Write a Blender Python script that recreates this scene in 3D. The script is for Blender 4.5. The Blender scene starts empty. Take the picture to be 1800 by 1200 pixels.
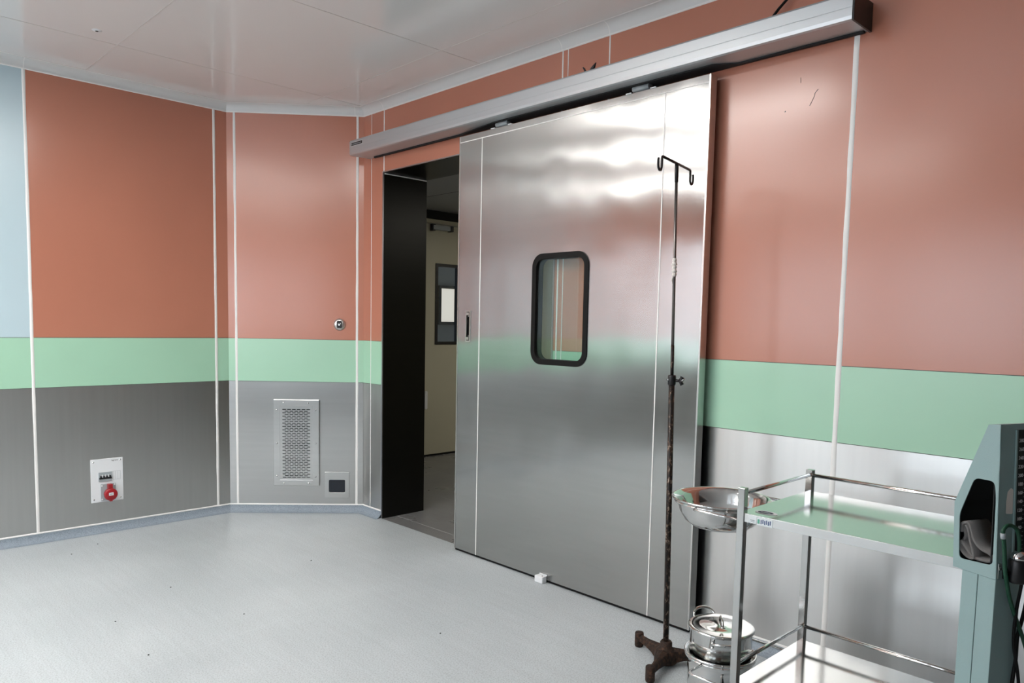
import bpy, bmesh, math, random
from mathutils import Vector, Matrix
random.seed(4)
SC = bpy.context.scene
COL = SC.collection
PI = math.pi

# ------------------------------------------------------------------ camera
YAW, PITCH, ROLL = -0.8034, 0.0836, 0.0201
FPX, PPY = 1326.07, 680.2
cy_, sy_, cp_, sp_ = math.cos(YAW), math.sin(YAW), math.cos(PITCH), math.sin(PITCH)
Fv = Vector((sy_*cp_, cy_*cp_, -sp_))
R0 = Vector((cy_, -sy_, 0)); U0 = R0.cross(Fv)
Rv = math.cos(ROLL)*R0 + math.sin(ROLL)*U0
Uv = -math.sin(ROLL)*R0 + math.cos(ROLL)*U0
CAMLOC = Vector((4.5103, -2.9032, 1.35))
cd = bpy.data.cameras.new('camera')
cd.sensor_fit = 'HORIZONTAL'; cd.sensor_width = 36.0
cd.lens = FPX*36/1800; cd.shift_y = (PPY-600)/1800; cd.clip_start = .05
cam = bpy.data.objects.new('camera', cd); COL.objects.link(cam)
m = Matrix.Identity(4)
for i in range(3):
    m[i][0] = Rv[i]; m[i][1] = Uv[i]; m[i][2] = -Fv[i]; m[i][3] = CAMLOC[i]
cam.matrix_world = m
SC.camera = cam

# ------------------------------------------------------------------ world, exposure, light levels
w = bpy.data.worlds.new('world'); SC.world = w; w.use_nodes = True
w.node_tree.nodes['Background'].inputs[0].default_value = (.75, .85, 1, 1)
w.node_tree.nodes['Background'].inputs[1].default_value = .3
SC.view_settings.view_transform = 'Standard'; SC.view_settings.look = 'None'
SC.view_settings.exposure = 0.0; SC.view_settings.gamma = 1.0
SC.view_settings.use_curve_mapping = False
SC.cycles.max_bounces = 10; SC.cycles.diffuse_bounces = 6; SC.cycles.glossy_bounces = 6
SC.cycles.sample_clamp_indirect = 6
LED, DAY, HALL = 27.0, 4.6, 15.0
GX, GY = .04, -.33                      # ceiling panel grid origin, pitch 1.22
LIGHTS = [(2.20, -1.70, .29, .17), (1.60, -1.70, .29, .17), (1.15, -2.50, .75, .09), (.5, -3.8, .9, .14), (2.0, -3.8, .5, .14), (.9, -4.75, 1.2, .035)]
WINDOWS = [(-.2, 1.25), (1.5, 2.95), (3.2, 4.2)]

# ------------------------------------------------------------------ materials
def srgb(r, g, b):
    return tuple((c/255/12.92 if c/255 <= .04045 else ((c/255+.055)/1.055)**2.4) for c in (r, g, b)) + (1,)
def mat(name, col, rough=.5, metal=0.0, spec=.5, coat=0, emit=None, es=0):
    M = bpy.data.materials.new(name); M.use_nodes = True
    b = M.node_tree.nodes['Principled BSDF']
    b.inputs['Base Color'].default_value = col; b.inputs['Roughness'].default_value = rough
    b.inputs['Metallic'].default_value = metal; b.inputs['Specular IOR Level'].default_value = spec
    b.inputs['Coat Weight'].default_value = coat
    if emit: b.inputs['Emission Color'].default_value = emit; b.inputs['Emission Strength'].default_value = es
    return M
def N(M, t, **kw):
    n = M.node_tree.nodes.new(t)
    for k, v in kw.items(): setattr(n, k, v)
    return n
def lk(M, a, b): M.node_tree.links.new(a, b)
def coords(M, scale=(1, 1, 1), rot=(0, 0, 0)):
    tc = N(M, 'ShaderNodeTexCoord'); mp = N(M, 'ShaderNodeMapping')
    mp.inputs['Scale'].default_value = scale; mp.inputs['Rotation'].default_value = rot
    lk(M, tc.outputs['Object'], mp.inputs['Vector']); return mp.outputs['Vector']
def noise(M, vec, scale=5, detail=2, rough=.5, dist=0):
    n = N(M, 'ShaderNodeTexNoise'); n.inputs['Scale'].default_value = scale
    n.inputs['Detail'].default_value = detail; n.inputs['Roughness'].default_value = rough
    n.inputs['Distortion'].default_value = dist
    lk(M, vec, n.inputs['Vector']); return n.outputs['Fac']
def ramp(M, fac, stops):
    r = N(M, 'ShaderNodeValToRGB'); e = r.color_ramp.elements
    e[0].position, e[0].color = stops[0][0], stops[0][1]
    e[1].position, e[1].color = stops[-1][0], stops[-1][1]
    for p, c in stops[1:-1]:
        x = e.new(p); x.color = c
    lk(M, fac, r.inputs['Fac']); return r.outputs['Color']
def bump(M, fac, dist, strength=1, prev=None):
    b = N(M, 'ShaderNodeBump'); b.inputs['Distance'].default_value = dist; b.inputs['Strength'].default_value = strength
    lk(M, fac, b.inputs['Height'])
    if prev: lk(M, prev, b.inputs['Normal'])
    return b.outputs['Normal']
def bs(M): return M.node_tree.nodes['Principled BSDF']
def g3(v): return (v, v, v, 1)

def panel_paint(name, col, rough=.3, spec=.7):
    M = mat(name, col, rough, spec=spec)
    v = coords(M)
    c = [x for x in col]
    lo = (c[0]*.95, c[1]*.95, c[2]*.95, 1); hi = (c[0]*1.04, c[1]*1.04, c[2]*1.04, 1)
    lk(M, ramp(M, noise(M, v, 1.3, 3), [(.3, lo), (.7, hi)]), bs(M).inputs['Base Color'])
    n2 = bump(M, noise(M, coords(M, (1, 1, 1)), 1.6, 1), .003, .5)
    lk(M, n2, bs(M).inputs['Normal'])
    return M
ORANGE = panel_paint('orange_panel', (.51, .205, .135, 1), .22)
GREEN = panel_paint('green_panel', (.40, .67, .49, 1), .3)
BLUE = panel_paint('light_blue_panel', (.52, .66, .72, 1), .3)
CREAM = panel_paint('cream_panel', (.52, .50, .39, 1), .45, .4)

def steel(name, base=.58, rough=.26, aniso=.75, rot=0.0, wave=((1, 1, 1), 1.0, .002), smudge=.008, grain=(2, 2, 40), tint=(1, 1, .98)):
    M = mat(name, (base*tint[0], base*tint[1], base*tint[2], 1), rough, 1.0)
    b = bs(M)
    b.inputs['Anisotropic'].default_value = aniso; b.inputs['Anisotropic Rotation'].default_value = rot
    t = N(M, 'ShaderNodeTangent'); t.direction_type = 'UV_MAP'; t.uv_map = 'UVMap'
    lk(M, t.outputs['Tangent'], b.inputs['Tangent'])
    nm = bump(M, noise(M, coords(M, wave[0]), wave[1], 1.0, .45), wave[2], 1.0)
    gr = noise(M, coords(M, grain), 1, 2)
    lk(M, nm, b.inputs['Normal'])
    sm = noise(M, coords(M), 2.1, 3, .5)
    lk(M, ramp(M, sm, [(.0, g3(max(0, rough-smudge*2))), (1, g3(rough+smudge*2))]), b.inputs['Roughness'])
    col = ramp(M, gr, [(.2, (base*.97*tint[0], base*.97*tint[1], base*.97*tint[2], 1)), (.8, (base*1.03*tint[0], base*1.03*tint[1], base*1.03*tint[2], 1))])
    lk(M, col, b.inputs['Base Color'])
    return M
STEEL_DOOR = steel('door_steel', .42, .195, 1.0, 0.0, ((1.7, 1, 1.0), 2.2, .006), smudge=.006)
STEEL_DADO_L = steel('left_wall_steel', .60, .30, .6, .25, ((1.6, 1.6, .12), 2.0, .0016), smudge=.012, grain=(36, 36, 1.5))
STEEL_DADO_D = steel('corner_wall_steel', .56, .32, .7, 0.0, ((.3, .3, 1.4), 2.0, .0014), smudge=.02)
STEEL_DADO_R = steel('door_wall_steel', .56, .30, .8, .25, ((2.4, 2.4, .2), 2.2, .003), smudge=.008, grain=(36, 36, 1.5))
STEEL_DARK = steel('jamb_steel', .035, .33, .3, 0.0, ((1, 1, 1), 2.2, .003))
STEEL_TRIM = steel('trim_steel', .6, .3, .4)
STEEL_VENT = steel('vent_steel', .62, .3, .5)
CHROME = mat('polished_steel', (.72, .72, .71, 1), .09, 1.0)
SHELF = steel('shelf_steel', .66, .11, .2, 0.0, ((1, 1, 1), 3.0, .0015), smudge=.008)
POSTST = mat('tube_steel', (.50, .50, .49, 1), .16, 1.0)
ALU = mat('silver_anodised', (.56, .59, .61, 1), .42, .7)
BLACK = mat('black_plastic', (.006, .006, .007, 1), .42)
BLACKR = mat('black_rubber', (.004, .004, .004, 1), .55, spec=.2)
VOID = mat('dark_cavity', (.01, .011, .012, 1), .8)
WHITE = mat('white_plastic', (.78, .8, .82, 1), .35)
SEAL = mat('white_sealant', (.88, .87, .85, 1), .5)
THIN = mat('panel_joint_grey', (.16, .15, .14, 1), .6)
RED = mat('red_plastic', (.33, .012, .018, 1), .32)
GREYP = mat('grey_plastic', (.36, .40, .42, 1), .4)
NAVY = mat('navy_ink', (.02, .035, .09, 1), .5)
PAPER = mat('white_sticker', (.75, .8, .82, 1), .45)
INK = mat('blue_ink', (.05, .09, .22, 1), .5)
GREENINK = mat('green_ink', (.12, .38, .28, 1), .5)
SCREEN = mat('dark_glass', (.01, .014, .022, 1), .1)
TAPE = mat('frayed_white_tape', (.7, .66, .62, 1), .8)
CUFF = mat('grey_cuff_fabric', (.15, .145, .14, 1), .95)
LEDM = mat('led_diffuser', (.9, .9, .9, 1), .5, emit=(1, .97, .93, 1), es=LED)
DAYM = mat('bright_frosted_pane', (.8, .85, .9, 1), .4, emit=(.80, .90, 1, 1), es=DAY)
HALLM = mat('dim_hall_light', (.8, .8, .8, 1), .5, emit=(1, .94, .82, 1), es=HALL)
LITPANE = mat('far_lit_pane', (.8, .75, .7, 1), .4, emit=(1, .90, .80, 1), es=.62)
# ceiling: satin off white metal tiles
CEIL = mat('ceiling_panel', (.80, .79, .78, 1), .10, spec=.7)
lk(CEIL, bump(CEIL, noise(CEIL, coords(CEIL), 1.2, 1), .002, .5), bs(CEIL).inputs['Normal'])
COVE = mat('coving', (.72, .73, .72, 1), .35)
# floor vinyl: pale grey with speckle and faint scuffs
def vinyl(name, lo, hi, rough=.42):
    M = mat(name, hi, rough)
    v = coords(M)
    a = ramp(M, noise(M, v, 1.1, 4, .55, .4), [(.3, lo), (.7, hi)])
    sp = ramp(M, noise(M, v, 160, 2, .7), [(.36, g3(.74)), (.52, g3(1.0)), (.72, g3(1.08))])
    sc = ramp(M, noise(M, coords(M, (1, 14, 1), (0, 0, .55)), 2.2, 4, .6), [(.3, g3(.96)), (.7, g3(1.03))])
    def mul(x, y):
        n = N(M, 'ShaderNodeMix', data_type='RGBA', blend_type='MULTIPLY'); n.inputs[0].default_value = 1
        lk(M, x, n.inputs[6]); lk(M, y, n.inputs[7]); return n.outputs[2]
    lk(M, mul(mul(a, sp), sc), bs(M).inputs['Base Color'])
    lk(M, ramp(M, noise(M, v, 2.3, 4), [(.3, g3(rough-.07)), (.7, g3(rough+.08))]), bs(M).inputs['Roughness'])
    lk(M, bump(M, noise(M, v, 300, 2), .0003, .4), bs(M).inputs['Normal'])
    return M
FLOOR = vinyl('floor_vinyl', (.42, .46, .48, 1), (.50, .54, .56, 1))
COVEF = vinyl('cove_vinyl', (.24, .29, .34, 1), (.30, .35, .40, 1), .6)
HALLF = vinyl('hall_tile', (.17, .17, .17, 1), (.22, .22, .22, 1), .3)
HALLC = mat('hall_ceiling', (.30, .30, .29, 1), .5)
# rusty cast iron
RUST = mat('rusty_iron', (.03, .018, .012, 1), .75, .3)
v = coords(RUST)
lk(RUST, ramp(RUST, noise(RUST, v, 60, 5, .7), [(.35, (.010, .008, .007, 1)), (.55, (.045, .022, .013, 1)), (.72, (.14, .065, .035, 1))]), bs(RUST).inputs['Base Color'])
lk(RUST, bump(RUST, noise(RUST, v, 180, 3), .0015, .7), bs(RUST).inputs['Normal'])
# chipped black tube
CHIP = mat('chipped_black_tube', (.02, .018, .016, 1), .45, .4)
v = coords(CHIP, (1, 1, .45))
sx_ = N(CHIP, 'ShaderNodeSeparateXYZ'); lk(CHIP, coords(CHIP), sx_.inputs[0])
mr_ = N(CHIP, 'ShaderNodeMapRange'); mr_.inputs[1].default_value = .92; mr_.inputs[2].default_value = .78; mr_.inputs[3].default_value = 0; mr_.inputs[4].default_value = .045
lk(CHIP, sx_.outputs['Z'], mr_.inputs[0])
ad_ = N(CHIP, 'ShaderNodeMath'); ad_.operation = 'ADD'; lk(CHIP, noise(CHIP, v, 95, 4, .75), ad_.inputs[0]); lk(CHIP, mr_.outputs[0], ad_.inputs[1])
lk(CHIP, ramp(CHIP, ad_.outputs[0], [(.50, (.012, .010, .009, 1)), (.60, (.05, .025, .015, 1)), (.68, (.38, .30, .24, 1))]), bs(CHIP).inputs['Base Color'])
DARKROD = mat('worn_steel_rod', (.2, .18, .17, 1), .33, .9)
# grey-green hammertone enamel of the gauge stand
ENAM = mat('blue_grey_enamel', (.27, .385, .385, 1), .42)
lk(ENAM, bump(ENAM, noise(ENAM, coords(ENAM), 420, 2), .0006, .5), bs(ENAM).inputs['Normal'])
HOSE = mat('green_braided_hose', (.004, .055, .026, 1), .6)
lk(HOSE, bump(HOSE, noise(HOSE, coords(HOSE), 500, 1), .001, .8), bs(HOSE).inputs['Normal'])
lk(CUFF, bump(CUFF, noise(CUFF, coords(CUFF), 600, 2), .001, .8), bs(CUFF).inputs['Normal'])
# clear glazing: fresnel mix of a mirror and straight-through
GLASS = bpy.data.materials.new('clear_glass'); GLASS.use_nodes = True
nt = GLASS.node_tree; nt.nodes.clear()
o_ = nt.nodes.new('ShaderNodeOutputMaterial'); mx = nt.nodes.new('ShaderNodeMixShader')
lw = nt.nodes.new('ShaderNodeLayerWeight'); lw.inputs[0].default_value = .5
fr = nt.nodes.new('ShaderNodeMapRange'); fr.inputs[3].default_value = .035; fr.inputs[4].default_value = .75
pw_ = nt.nodes.new('ShaderNodeMath'); pw_.operation = 'POWER'; pw_.inputs[1].default_value = 4
nt.links.new(lw.outputs['Facing'], pw_.inputs[0]); nt.links.new(pw_.outputs[0], fr.inputs[0])
tr = nt.nodes.new('ShaderNodeBsdfTransparent'); gl = nt.nodes.new('ShaderNodeBsdfGlossy'); gl.inputs['Roughness'].default_value = .01
tr.inputs[0].default_value = (.93, .96, .95, 1)
nt.links.new(fr.outputs[0], mx.inputs[0]); nt.links.new(tr.outputs[0], mx.inputs[1]); nt.links.new(gl.outputs[0], mx.inputs[2])
nt.links.new(mx.outputs[0], o_.inputs[0])

# ------------------------------------------------------------------ mesh helpers
class MB:
    def __init__(s): s.bm = bmesh.new(); s.mats = []
    def mi(s, m):
        if m is None: return 0
        if m not in s.mats: s.mats.append(m)
        return s.mats.index(m)
    def faces(s, vs, fs, m=None, smooth=False):
        k = s.mi(m); V = [s.bm.verts.new(v) for v in vs]
        for f in fs:
            try:
                F = s.bm.faces.new([V[i] for i in f]); F.material_index = k; F.smooth = smooth
            except ValueError: pass
    def box(s, a, b, m=None):
        x0, y0, z0 = [min(p, q) for p, q in zip(a, b)]; x1, y1, z1 = [max(p, q) for p, q in zip(a, b)]
        s.faces([(x0,y0,z0),(x1,y0,z0),(x1,y1,z0),(x0,y1,z0),(x0,y0,z1),(x1,y0,z1),(x1,y1,z1),(x0,y1,z1)],
                [(3,2,1,0),(4,5,6,7),(0,1,5,4),(1,2,6,5),(2,3,7,6),(3,0,4,7)], m)
    def slab(s, P, Q, z0, z1, t, m=None, off=0):
        """upright slab from plan point P to Q; t = thickness towards the right-hand normal, starting at off"""
        d = Vector((Q[0]-P[0], Q[1]-P[1])); d.normalize(); n = Vector((d.y, -d.x))
        c = [(P[0]+n.x*off, P[1]+n.y*off), (Q[0]+n.x*off, Q[1]+n.y*off), (Q[0]+n.x*(off+t), Q[1]+n.y*(off+t)), (P[0]+n.x*(off+t), P[1]+n.y*(off+t))]
        vs = [(x, y, z0) for x, y in c]+[(x, y, z1) for x, y in c]
        s.faces(vs, [(0,1,2,3),(7,6,5,4),(4,5,1,0),(5,6,2,1),(6,7,3,2),(7,4,0,3)], m)
    def tube(s, pts, r, m=None, n=14, cap=True, closed=False):
        pts = [Vector(p) for p in pts]; L = len(pts)
        rs = r if isinstance(r, (list, tuple)) else [r]*L
        up = None; rings = []
        for i, p in enumerate(pts):
            if closed: t = pts[(i+1) % L]-pts[i-1]
            else: t = pts[min(i+1, L-1)]-pts[max(i-1, 0)]
            t.normalize()
            if up is None:
                up = Vector((0, 0, 1)) if abs(t.z) < .9 else Vector((1, 0, 0))
            a = (up-t*up.dot(t)); a.normalize(); up = a; b = t.cross(a)
            rings.append([p+(a*math.cos(2*PI*k/n)+b*math.sin(2*PI*k/n))*rs[i] for k in range(n)])
        vs = [v for g in rings for v in g]; fs = []
        for i in range(L if closed else L-1):
            j = (i+1) % L
            for k in range(n): fs.append((i*n+k, i*n+(k+1) % n, j*n+(k+1) % n, j*n+k))
        s.faces(vs, fs, m, True)
        if cap and not closed:
            s.faces(rings[0], [tuple(range(n-1, -1, -1))], m); s.faces(rings[-1], [tuple(range(n))], m)
    def lathe(s, prof, c=(0, 0, 0), m=None, n=40, M=None):
        vs = []; fs = []
        for (r, z) in prof:
            for k in range(n):
                a = 2*PI*k/n; v = Vector((r*math.cos(a), r*math.sin(a), z))
                if M: v = M @ v
                vs.append(v+Vector(c))
        for i in range(len(prof)-1):
            for k in range(n): fs.append((i*n+k, i*n+(k+1) % n, (i+1)*n+(k+1) % n, (i+1)*n+k))
        s.faces(vs, fs, m, True)
    def prism(s, poly, f, t0, t1, m=None, smooth=False):
        """poly in 2-D, f(p, t) -> 3-D"""
        n = len(poly); vs = [f(p, t0) for p in poly]+[f(p, t1) for p in poly]
        s.faces(vs, [tuple(range(n-1, -1, -1)), tuple(range(n, 2*n))]+[(i, (i+1) % n, n+(i+1) % n, n+i) for i in range(n)], m, smooth)
    def ring(s, outer, inner, f, t0, t1, m=None):
        """plate with a hole; both outlines star-shaped about the hole's centre"""
        cx = sum(p[0] for p in inner)/len(inner); cyy = sum(p[1] for p in inner)/len(inner)
        def hit(poly, a):
            d = (math.cos(a), math.sin(a)); best = None
            for i in range(len(poly)):
                p, q = poly[i], poly[(i+1) % len(poly)]
                ex, ey = q[0]-p[0], q[1]-p[1]; den = d[0]*ey-d[1]*ex
                if abs(den) < 1e-12: continue
                px, py = p[0]-cx, p[1]-cyy
                t = (px*ey-py*ex)/den; u = (px*d[1]-py*d[0])/den
                if t > 0 and -1e-6 <= u <= 1+1e-6 and (best is None or t > best): best = t
            return (cx+d[0]*best, cyy+d[1]*best)
        A = sorted({round(math.atan2(p[1]-cyy, p[0]-cx), 6) for p in outer+inner})
        O = [hit(outer, a) for a in A]; I = [hit(inner, a) for a in A]; n = len(A)
        vs = [f(p, t0) for p in O]+[f(p, t0) for p in I]+[f(p, t1) for p in O]+[f(p, t1) for p in I]
        fs = []
        for i in range(n):
            j = (i+1) % n
            fs += [(i, j, n+j, n+i), (2*n+i, 3*n+i, 3*n+j, 2*n+j), (i, 2*n+i, 2*n+j, j), (n+i, n+j, 3*n+j, 3*n+i)]
        s.faces(vs, fs, m)
    def out(s, name, m=None, parent=None, bevel=0, loc=None):
        bm = s.bm
        bmesh.ops.remove_doubles(bm, verts=bm.verts, dist=1e-6)
        bmesh.ops.recalc_face_normals(bm, faces=bm.faces)
        uv = bm.loops.layers.uv.new('UVMap')
        for F in bm.faces:
            n = F.normal
            for l in F.loops:
                c = l.vert.co
                if abs(n.z) > .75: l[uv].uv = (c.x, c.y)
                elif abs(n.y) >= abs(n.x)-1e-4: l[uv].uv = (c.x*(-1 if n.y > 0 else 1), c.z)
                else: l[uv].uv = (c.y*(1 if n.x > 0 else -1), c.z)
        me = bpy.data.meshes.new(name); bm.to_mesh(me); bm.free()
        for q in (s.mats if s.mats else [m]): me.materials.append(q)
        o = bpy.data.objects.new(name, me); COL.objects.link(o)
        if loc:
            me.transform(Matrix.Translation(-Vector(loc))); o.location = loc
        if parent:
            o.parent = parent
            if not loc:   # geometry given in the parent's parent space -> world; rebase to the empty
                o.matrix_parent_inverse = Matrix.Identity(4)
                o.location = -parent_world(parent)
        if bevel:
            b = o.modifiers.new('bevel', 'BEVEL'); b.width = bevel; b.segments = 2; b.limit_method = 'ANGLE'; b.angle_limit = .7
        return o
WORLD = {}
def parent_world(p):
    return WORLD.get(p.name, Vector((0, 0, 0)))
def reg(o, wpos): WORLD[o.name] = Vector(wpos); return o
def tag(o, label=None, cat=None, group=None, kind=None):
    for k, v in (('label', label), ('category', cat), ('group', group), ('kind', kind)):
        if v: o[k] = v
    return o
def thing(name, loc, label, cat, group=None, kind=None, rot=None):
    o = bpy.data.objects.new(name, None); COL.objects.link(o); o.location = loc; o.empty_display_size = .1
    if rot: o.rotation_euler = rot
    tag(o, label, cat, group, kind)
    return o
def thingw(name, loc, *a, **k):      # parts are given in world coordinates
    return reg(thing(name, loc, *a, **k), loc)
def sub(o):      # lets o (a part with world-space geometry) take sub-parts with world-space geometry
    return reg(o, (0, 0, 0))
def rrect(x0, z0, x1, z1, r, n=6):
    P = []
    for cx, cz, a0 in ((x1-r, z1-r, 0), (x0+r, z1-r, PI/2), (x0+r, z0+r, PI), (x1-r, z0+r, 1.5*PI)):
        for k in range(n+1): P.append((cx+r*math.cos(a0+k*PI/2/n), cz+r*math.sin(a0+k*PI/2/n)))
    return P
def rect(x0, z0, x1, z1): return [(x0, z0), (x1, z0), (x1, z1), (x0, z1)]
def arc(c, r, a0, a1, n, f): return [f(c[0]+r*math.cos(a0+(a1-a0)*k/n), c[1]+r*math.sin(a0+(a1-a0)*k/n)) for k in range(n+1)]
def text_mesh(name, body, size, mtx, m, parent, align='LEFT'):
    cu = bpy.data.curves.new(name, 'FONT'); cu.body = body; cu.size = size; cu.extrude = .0002; cu.align_x = align; cu.align_y = 'CENTER'
    t = bpy.data.objects.new(name+'_tmp', cu); COL.objects.link(t)
    dg = bpy.context.evaluated_depsgraph_get(); me = bpy.data.meshes.new_from_object(t.evaluated_get(dg))
    bpy.data.objects.remove(t, do_unlink=True)
    me.transform(mtx); me.materials.clear(); me.materials.append(m)
    o = bpy.data.objects.new(name, me); COL.objects.link(o)
    if parent: o.parent = parent; o.location = -parent_world(parent)
    return o

# ------------------------------------------------------------------ room dimensions
G1, G2, HC, ZC = 1.2145, .919, 2.736, 2.785     # green top, green bottom, coving foot, ceiling
ZB = .05                                         # top of the floor cove
LX, LY = -.600, -.698                            # corner left wall / chamfer
XE, YB = 6.6, -5.6                               # far ends of the room
XJ, XO, HO = .235, 1.80, 2.335                   # doorway
TH = .345                                        # wall thickness at the doorway
g = .0012

# ------------------------------------------------------------------ structure: walls
def banded(mb, P, Q, t, cuts, steelm, upper=None, z0=ZB, off=0):
    """panel wall from P to Q with vertical joints at distances cuts; upper(i) picks the upper panel paint"""
    D = Vector((Q[0]-P[0], Q[1]-P[1])); L = D.length; D.normalize()
    cs = [0]+sorted(cuts)+[L]
    for i in range(len(cs)-1):
        a = (P[0]+D.x*cs[i], P[1]+D.y*cs[i]); b = (P[0]+D.x*cs[i+1], P[1]+D.y*cs[i+1])
        up = upper(i) if upper else ORANGE
        for za, zb, mm in ((0, G2-g, steelm), (G2+g, G1-g, GREEN), (G1+g, ZC, up)):
            mb.slab(a, b, za, zb, t, mm, off)
    mb.slab(P, Q, 0, ZC, t-.006, THIN, off+.004)

# left wall: x = LX plane, room on +x side; slab normal must point away from the room (-x)
# going from far (YB) to corner (+y): right-hand normal of +y direction is +x, so go from corner to far for -x
mb = MB(); banded(mb, (LX, LY), (LX, YB), .12, [1.168, 2.37, 3.57], STEEL_DADO_L, lambda i: BLUE if i == 1 else ORANGE)
wl = sub(tag(mb.out('wall_left'), 'wall of orange, green and brushed steel panels left of the corner, light blue beyond the joint', 'wall', kind='structure'))
mb = MB(); banded(mb, (0, 0), (LX, LY), .12, [], STEEL_DADO_D)
wc = sub(tag(mb.out('wall_corner'), 'short angled corner wall with steel foot between left wall and doorway', 'wall', kind='structure'))
# door wall: y = 0 plane, thickness towards +y. direction -x has right-hand normal +y
mb = MB()
banded(mb, (XJ, 0), (-.02, 0), TH, [], STEEL_DADO_R)
mb.slab((XO, 0), (XJ, 0), HO, ZC, TH, ORANGE)
banded(mb, (XE, 0), (XO, 0), TH, [XE-4.5, XE-3.3, XE-2.128], STEEL_DADO_R)
wd = sub(tag(mb.out('wall_door'), 'long wall of orange and green panels over steel that holds the sliding door', 'wall', kind='structure'))
DKW = mat('dark_end_wall', (.05, .05, .05, 1), .6)  # unseen end wall, coloured dark to cut light from the right
mb = MB(); mb.box((XE, YB, 0), (XE+.12, .3, ZC), DKW)
we = tag(mb.out('wall_right'), 'dark wall at the right end of the room', 'wall', kind='structure')
mb = MB(); 
# back wall (behind the camera) with window openings
def zbox(x0, x1, z0, z1, mm): mb.box((x0, YB-.15, z0), (x1, YB, z1), mm)
xs = [LX]+[v for w_ in WINDOWS for v in w_]+[XE]
for i in range(0, len(xs)-1):
    a, b = xs[i], xs[i+1]; win = i % 2 == 1
    zbox(a, b, 0, G2, STEEL_DADO_R)
    if win: zbox(a, b, 2.3, ZC, ORANGE)
    else: zbox(a, b, G2, G1, GREEN); zbox(a, b, G1, ZC, ORANGE)
tag(mb.out('wall_back'), 'wall with bright windows behind the camera', 'wall', kind='structure')
for i, (a, b) in enumerate(WINDOWS):
    t_ = thingw('window_%d' % (i+1), ((a+b)/2, YB-.1, .92), ['bright frosted window nearest the left wall', 'bright frosted window in the middle of the back wall', 'bright frosted window at the right of the back wall'][i], 'window', kind='structure')
    mb = MB(); f = lambda p, t: (p[0], t, p[1])
    for u0, u1 in ((a, (a+b)/2), ((a+b)/2, b)):
        mb.ring(rect(u0, .919, u1, 2.3), rect(u0+.05, .97, u1-.05, 2.25), f, YB-.12, YB-.04, WHITE)
    mb.out('window_frame', parent=t_)
    mb = MB(); mb.box((a+.02, YB-.1, .94), (b-.02, YB-.08, 2.28), DAYM); mb.out('pane', parent=t_)

# sealant joints, flush strips
def joint(wall, P, Q, s0, wd_, z0, z1, name='sealant_joint', mm=SEAL, t=.002):
    D = Vector((Q[0]-P[0], Q[1]-P[1])); D.normalize(); m_ = MB()
    # slightly uneven hand-laid bead
    n = Vector((-D.y, D.x)); K = max(2, int((z1-z0)/.09)); vs = []; fs = []
    for k in range(K+1):
        z = z0+(z1-z0)*k/K; wv = wd_/2*(1+random.uniform(-.09, .09)); dx = random.uniform(-.04, .04)*wd_
        for sgn, tt in ((-1, .001), (-.7, -t), (.7, -t), (1, .001)):
            c = s0+dx+sgn*wv; vs.append((P[0]+D.x*c-n.x*tt*-1*-1, P[1]+D.y*c-n.y*tt*-1*-1, z))
    for k in range(K):
        for q in range(3): fs.append((k*4+q, k*4+q+1, k*4+4+q+1, k*4+4+q))
    m_.faces(vs, fs, mm, True)
    return m_.out(name, parent=wall)
# the walls above run so that the room lies at the left-hand normal (-D.y, D.x)
WLP, WLQ = (LX, LY), (LX, YB)
WCP, WCQ = (0, 0), (LX, LY)
CL = math.hypot(LX, LY)
for s0, wv in ((.086, .019), (1.168, .019), (2.37, .019), (3.57, .019)): joint(wl, WLP, WLQ, s0, wv, ZB, HC)
for s0, wv in ((CL-.052, .018), (CL-.877, .018)): joint(wc, WCP, WCQ, s0, wv, ZB, HC)
WDP, WDQ = (XE, 0), (0, 0)
for x_, wv, z0 in ((.095, .0035, ZB), (.241, .009, HO), (1.825, .010, ZB), (1.862, .005, ZB), (2.128, .008, ZB), (3.3, .022, ZB), (4.5, .022, ZB)):
    joint(wd, WDP, WDQ, XE-x_, wv, z0, HC)

# bright steel corner strips on the dado at both corners
for wall, P, Q, a, b in ((wc, WCP, WCQ, CL-.045, CL-.0), (wc, WCP, WCQ, .0, .034)):
    m_ = MB(); m_.slab(*( (lambda D: ((P[0]+D.x*a, P[1]+D.y*a), (P[0]+D.x*b, P[1]+D.y*b)))(Vector((Q[0]-P[0], Q[1]-P[1])).normalized())), ZB, G2-.002, -.0015, STEEL_TRIM)
    m_.out('corner_strip', parent=wall)

# floor and ceiling
mb = MB(); mb.box((LX-.2, YB-.2, -.1), (XE+.2, 0.0, 0), FLOOR)
SPECKS = [(.753, -.822), (.685, -1.563), (1.255, -1.441), (-.332, -1.619), (.968, -1.901), (2.015, -.9), (-.213, -1.786), (1.414, -1.909)]
fl = sub(tag(mb.out('floor'), 'pale grey speckled vinyl floor of the theatre room', 'floor', kind='structure'))
m_ = MB()   # welded seam of two vinyl sheets, and a few crumbs of dirt
m_.faces([(1.240, -0.133, .0006), (1.243, -0.136, .0006), (1.533, -2.034, .0006), (1.530, -2.031, .0006)], [(0, 1, 2, 3)], mat('weld_seam', (.50, .54, .55, 1), .42))
m_.out('vinyl_seam', parent=fl)
q = MB()
for (x_, y_) in SPECKS: q.lathe([(0, .003), (.003, .002), (.004, 0)], (x_, y_, .0002), BLACKR, 7)
tag(q.out('dirt_specks', parent=fl), 'dark crumbs', kind='stuff')
mb = MB(); mb.box((LX-.2, YB-.2, ZC), (XE+.2, TH, ZC+.08), CEIL)
ce = sub(tag(mb.out('ceiling'), 'satin off-white tiled ceiling with thin pale joints', 'ceiling', kind='structure'))
CJ = mat('ceiling_joint', (.62, .60, .58, 1), .5)
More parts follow.
